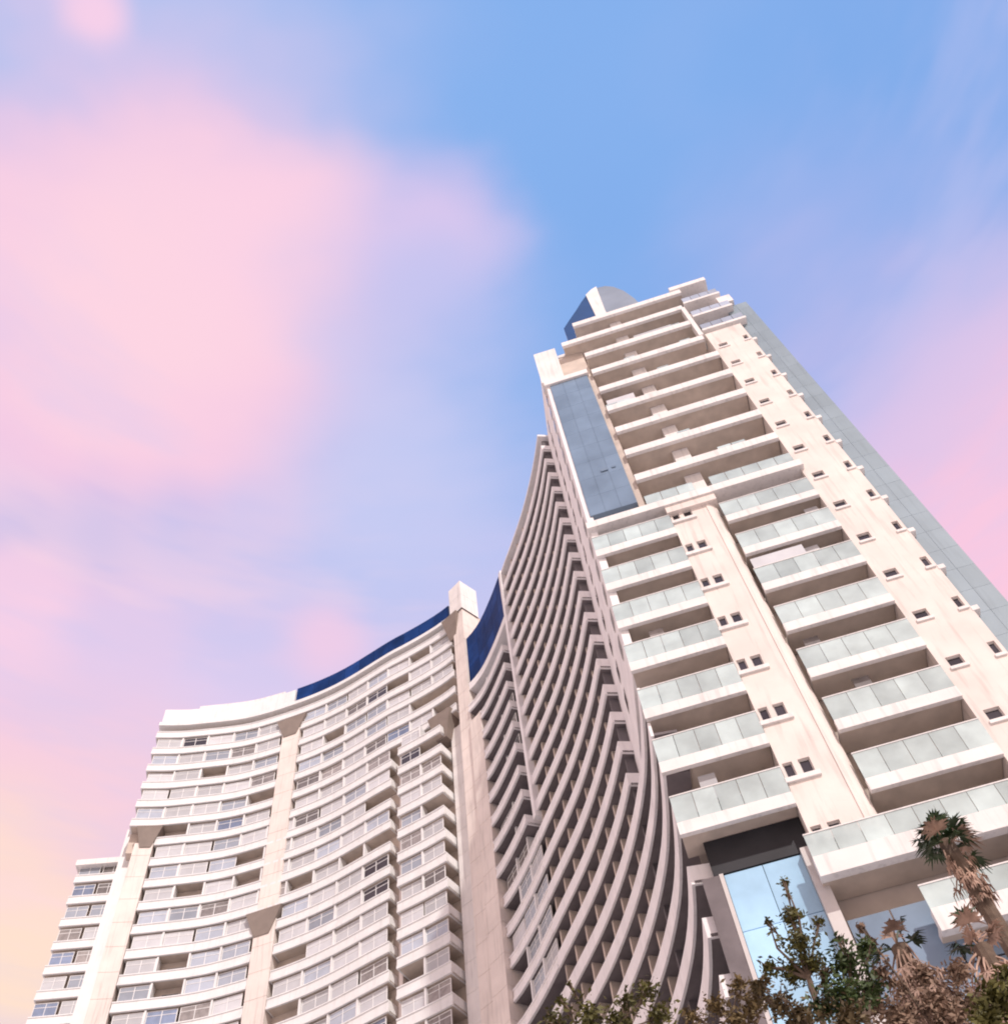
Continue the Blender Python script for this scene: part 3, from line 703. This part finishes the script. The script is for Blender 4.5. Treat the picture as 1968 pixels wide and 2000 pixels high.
# ------------------------------------------------------------------ trees
def leaf_cloud(mb, centers, n, size, rng):
    for i in range(n):
        c_, r_ = rng.choices(centers, weights=[q[1].x**1.7 for q in centers])[0]
        while True:
            v = Vector((rng.uniform(-1, 1), rng.uniform(-1, 1), rng.uniform(-1, 1)))
            if v.length <= 1: break
        v = v*(0.45 + 0.85*rng.random()**2)
        p = c_ + Vector((v.x*r_.x, v.y*r_.y, v.z*r_.z))
        a = Vector((rng.gauss(0, 1), rng.gauss(0, 1), rng.gauss(0, 0.6))).normalized(); b = a.orthogonal().normalized()
        b = (b + a.cross(b)*rng.uniform(-2, 2)).normalized(); s = size*rng.uniform(0.6, 1.4)
        mb.quad(p - a*s, p - b*s*0.45, p + a*s, p + b*s*0.45)
def leafy_tree(name, label, top, base_xy, clumps, nleaf, size, lm, seed):
    rng = random.Random(seed); root = empty(name, (base_xy[0], base_xy[1], 0), label, 'tree')
    base = Vector((base_xy[0], base_xy[1], 0)); mb = MB()
    ctr = sum((c_ for c_, r_ in clumps), Vector())/len(clumps)
    fork = Vector((ctr.x, ctr.y, ctr.z - 0.9))
    mb.tube([base, base.lerp(fork, 0.4) + Vector((0.15, 0.1, 0)), base.lerp(fork, 0.75) + Vector((-0.1, 0, 0)), fork], [0.16, 0.12, 0.08, 0.05])
    for c_, r_ in clumps:
        mb.tube([fork, fork.lerp(c_, 0.5) + Vector((rng.uniform(-.2, .2), rng.uniform(-.2, .2), 0.1)), c_], [0.035, 0.02, 0.01], 6)
        for q in range(4):
            e = c_ + Vector((rng.uniform(-1, 1)*r_.x, rng.uniform(-1, 1)*r_.y, rng.uniform(-.3, 1)*r_.z)); mb.tube([c_ - (c_-fork)*0.25, c_.lerp(e, .5), e], [0.015, 0.01, 0.005], 5)
    mb.obj('trunk', 'bark', root)
    lf = MB(); leaf_cloud(lf, clumps, nleaf, size, rng)
    along = [(fork.lerp(c_, t), Vector((.16, .16, .16))) for c_, r_ in clumps for t in (0.45, 0.65, 0.85)]
    leaf_cloud(lf, along, nleaf//4, size, rng); cr = lf.obj('crown', lm, root); cr['kind'] = 'stuff'
    return root
def fan_leaf(mb, stem0, d, length, radius, rng, nseg=18, droop=0.25, wid=0.03):
    tip = stem0 + d*length; side = d.cross(Vector((0, 0, 1)));
    side = side.normalized() if side.length > 0.1 else Vector((1, 0, 0)); upv = side.cross(d).normalized()
    mb.tube([stem0, stem0.lerp(tip, 0.5) + Vector((0, 0, 0.04)), tip], [0.03, 0.022, 0.015], 4)
    for i in range(nseg):
        a = math.radians(-95 + 190*i/(nseg-1)) + rng.uniform(-.05, .05); rd = radius*rng.uniform(0.75, 1.08)*(0.75 + 0.25*math.cos(a))
        e = (d*math.cos(a) + side*math.sin(a)).normalized(); wv = e.cross(upv).normalized()*wid
        m_ = tip + e*rd*0.6 + upv*0.05*math.cos(3*a); q = tip + e*rd - Vector((0, 0, droop*rd*rng.uniform(0.3, 1.4)))
        mb.quad(tip + wv*0.2, m_ + wv, m_ - wv, tip - wv*0.2); mb.quad(m_ + wv, q + wv*0.15, q - wv*0.15, m_ - wv)
def fan_palm(name, label, crown, base_xy, seed, ngreen=26, radius=0.8, skirt_len=5.0, skirt_r=0.95, ndry=260, uptan=True, stalk=0.95):
    rng = random.Random(seed); root = empty(name, (base_xy[0], base_xy[1], 0), label, 'palm tree')
    base = Vector((base_xy[0], base_xy[1], 0)); mb = MB()
    mb.tube([base, base.lerp(crown, 0.35) + Vector((0.1, 0.1, 0)), base.lerp(crown, 0.7) + Vector((0.08, 0, 0)), crown], [0.30, 0.22, 0.19, 0.17], 10); mb.obj('trunk', 'bark', root)
    gr = MB(); dr = MB()
    for i in range(ngreen):
        az = i*2.39996 + rng.uniform(-.3, .3); e = math.radians(rng.uniform(-25, 85)); d = Vector((math.cos(az)*math.cos(e), math.sin(az)*math.cos(e), math.sin(e)))
        tgt = dr if (uptan and rng.random() < 0.15) else gr
        fan_leaf(tgt, crown + Vector((0, 0, rng.uniform(-.25, .15))), d, rng.uniform(0.5, 1.0)*stalk, radius, rng, droop=0.3)
    for i in range(ndry):
        t = rng.random()**0.8; az = rng.uniform(0, 2*math.pi); p = crown.lerp(base, (skirt_len/(crown.z+0.01))*t)
        e = math.radians(rng.uniform(-86, -40)); d = Vector((math.cos(az)*math.cos(e), math.sin(az)*math.cos(e), math.sin(e)))
        k = 1.0 if t < 0.75 else 1.0 - (t-0.75)*2.2
        fan_leaf(dr, p + Vector((math.cos(az), math.sin(az), 0))*0.15, d, rng.uniform(0.35, 0.8)*k*skirt_r, rng.uniform(0.35, 0.6)*skirt_r, rng, nseg=9, droop=0.8, wid=0.024)
    if gr.v: gr.obj('crown', 'palm_green', root)
    if dr.v: dr.obj('dry_skirt', 'dry_frond', root)
    return root
def AT(x, y, Y): return at_dist(x, y, Y)
V = Vector
c1 = AT(1846, 1645, 20.0); fan_palm('fan_palm', 'fan palm with dark green crown and tan fronds in front of the lowest tower balconies', c1, (c1.x + 0.3, c1.y), 3, ngreen=30, radius=0.46, skirt_len=1.6, skirt_r=0.4, ndry=36, stalk=0.5)
c2 = AT(1755, 1850, 19.0); fan_palm('fan_palm', 'fan palm hung with a thick tan skirt of dead fronds, left of the green-crowned palm', c2, (c2.x, c2.y), 5, ngreen=7, radius=0.35, skirt_len=6.0, skirt_r=0.95, ndry=650, stalk=0.45)
c3 = AT(1915, 1850, 18.0); fan_palm('fan_palm', 'fan palm with dry brown skirt at the right edge of the picture', c3, (c3.x + 0.1, c3.y), 9, ngreen=8, radius=0.4, skirt_len=6.0, skirt_r=0.9, ndry=600, stalk=0.45)
def clumps(lst, Y): return [(AT(x, y, Y + dy), V((r, r, r*0.9))) for x, y, r, dy in lst]
k = clumps([(1545, 1790, .26, 0), (1532, 1725, .12, .2), (1560, 1840, .32, -.3), (1550, 1900, .36, .3), (1500, 1800, .10, 0), (1600, 1800, .12, 0), (1500, 1890, .2, .2), (1590, 1880, .25, 0)], 17.0)
b_ = AT(1575, 1990, 17.0); leafy_tree('leafy_tree', 'slim olive green tree standing before the pale blue glass wall', None, (b_.x, b_.y), k, 1500, 0.05, 'leaf_olive', 11)
k = clumps([(1650, 1880, .40, 0), (1690, 1850, .22, .2), (1640, 1945, .45, -.2), (1700, 1930, .3, .3), (1600, 1970, .3, 0), (1640, 1835, .12, 0)], 16.0)
b_ = AT(1650, 1995, 16.0); leafy_tree('leafy_tree', 'dark green leafy tree left of the shaggy palm at the bottom', None, (b_.x, b_.y), k, 1700, 0.055, 'leaf_green', 12)
k = clumps([(1265, 1935, .30, 0), (1225, 1955, .26, .2), (1150, 1985, .36, 0), (1095, 1955, .14, 0), (1290, 1985, .34, -.2), (1110, 1920, .07, 0), (1080, 1995, .3, .3), (1200, 2000, .4, 0)], 17.0)
b_ = AT(1220, 2060, 17.0); leafy_tree('leafy_tree', 'olive green tree top along the bottom edge below the concave shaded facade', None, (b_.x, b_.y), k, 1300, 0.055, 'leaf_olive', 13)
k = clumps([(1440, 1925, .26, 0), (1400, 1965, .3, .2), (1470, 1960, .3, 0), (1495, 1915, .16, 0), (1350, 1985, .22, 0), (1440, 1995, .3, 0)], 18.0)
b_ = AT(1430, 2060, 18.0); leafy_tree('leafy_tree', 'sparse brownish olive tree top between the glass wall and the striped facade', None, (b_.x, b_.y), k, 1000, 0.055, 'leaf_brown', 14)
k = clumps([(1945, 1945, .3, 0), (1962, 1905, .16, .2), (1925, 1990, .3, 0)], 15.0)
b_ = AT(1940, 2060, 15.0); leafy_tree('leafy_tree', 'olive green leaves in the bottom right corner', None, (b_.x, b_.y), k, 1200, 0.06, 'leaf_olive', 15)
k = clumps([(1700, 1960, .34, 0), (1760, 1990, .4, .2), (1830, 1960, .34, 0), (1870, 1900, .26, .3), (1800, 1900, .22, 0), (1680, 1810, .10, .2), (1850, 1990, .4, 0), (1900, 1960, .3, 0), (1720, 1900, .2, .3)], 16.5)
b_ = AT(1790, 2080, 16.5); leafy_tree('leafy_tree', 'brown withered leafy tree among the palm skirts at bottom right', None, (b_.x, b_.y), k, 3200, 0.055, 'leaf_tan', 21)
k = clumps([(1480, 1930, .22, 0), (1520, 1960, .3, .2), (1560, 1985, .34, 0), (1610, 1900, .16, .3), (1660, 1990, .4, 0)], 15.5)
b_ = AT(1560, 2080, 15.5); leafy_tree('leafy_tree', 'low olive foliage at the bottom edge below the blue glass wall', None, (b_.x, b_.y), k, 1300, 0.05, 'leaf_brown', 22)
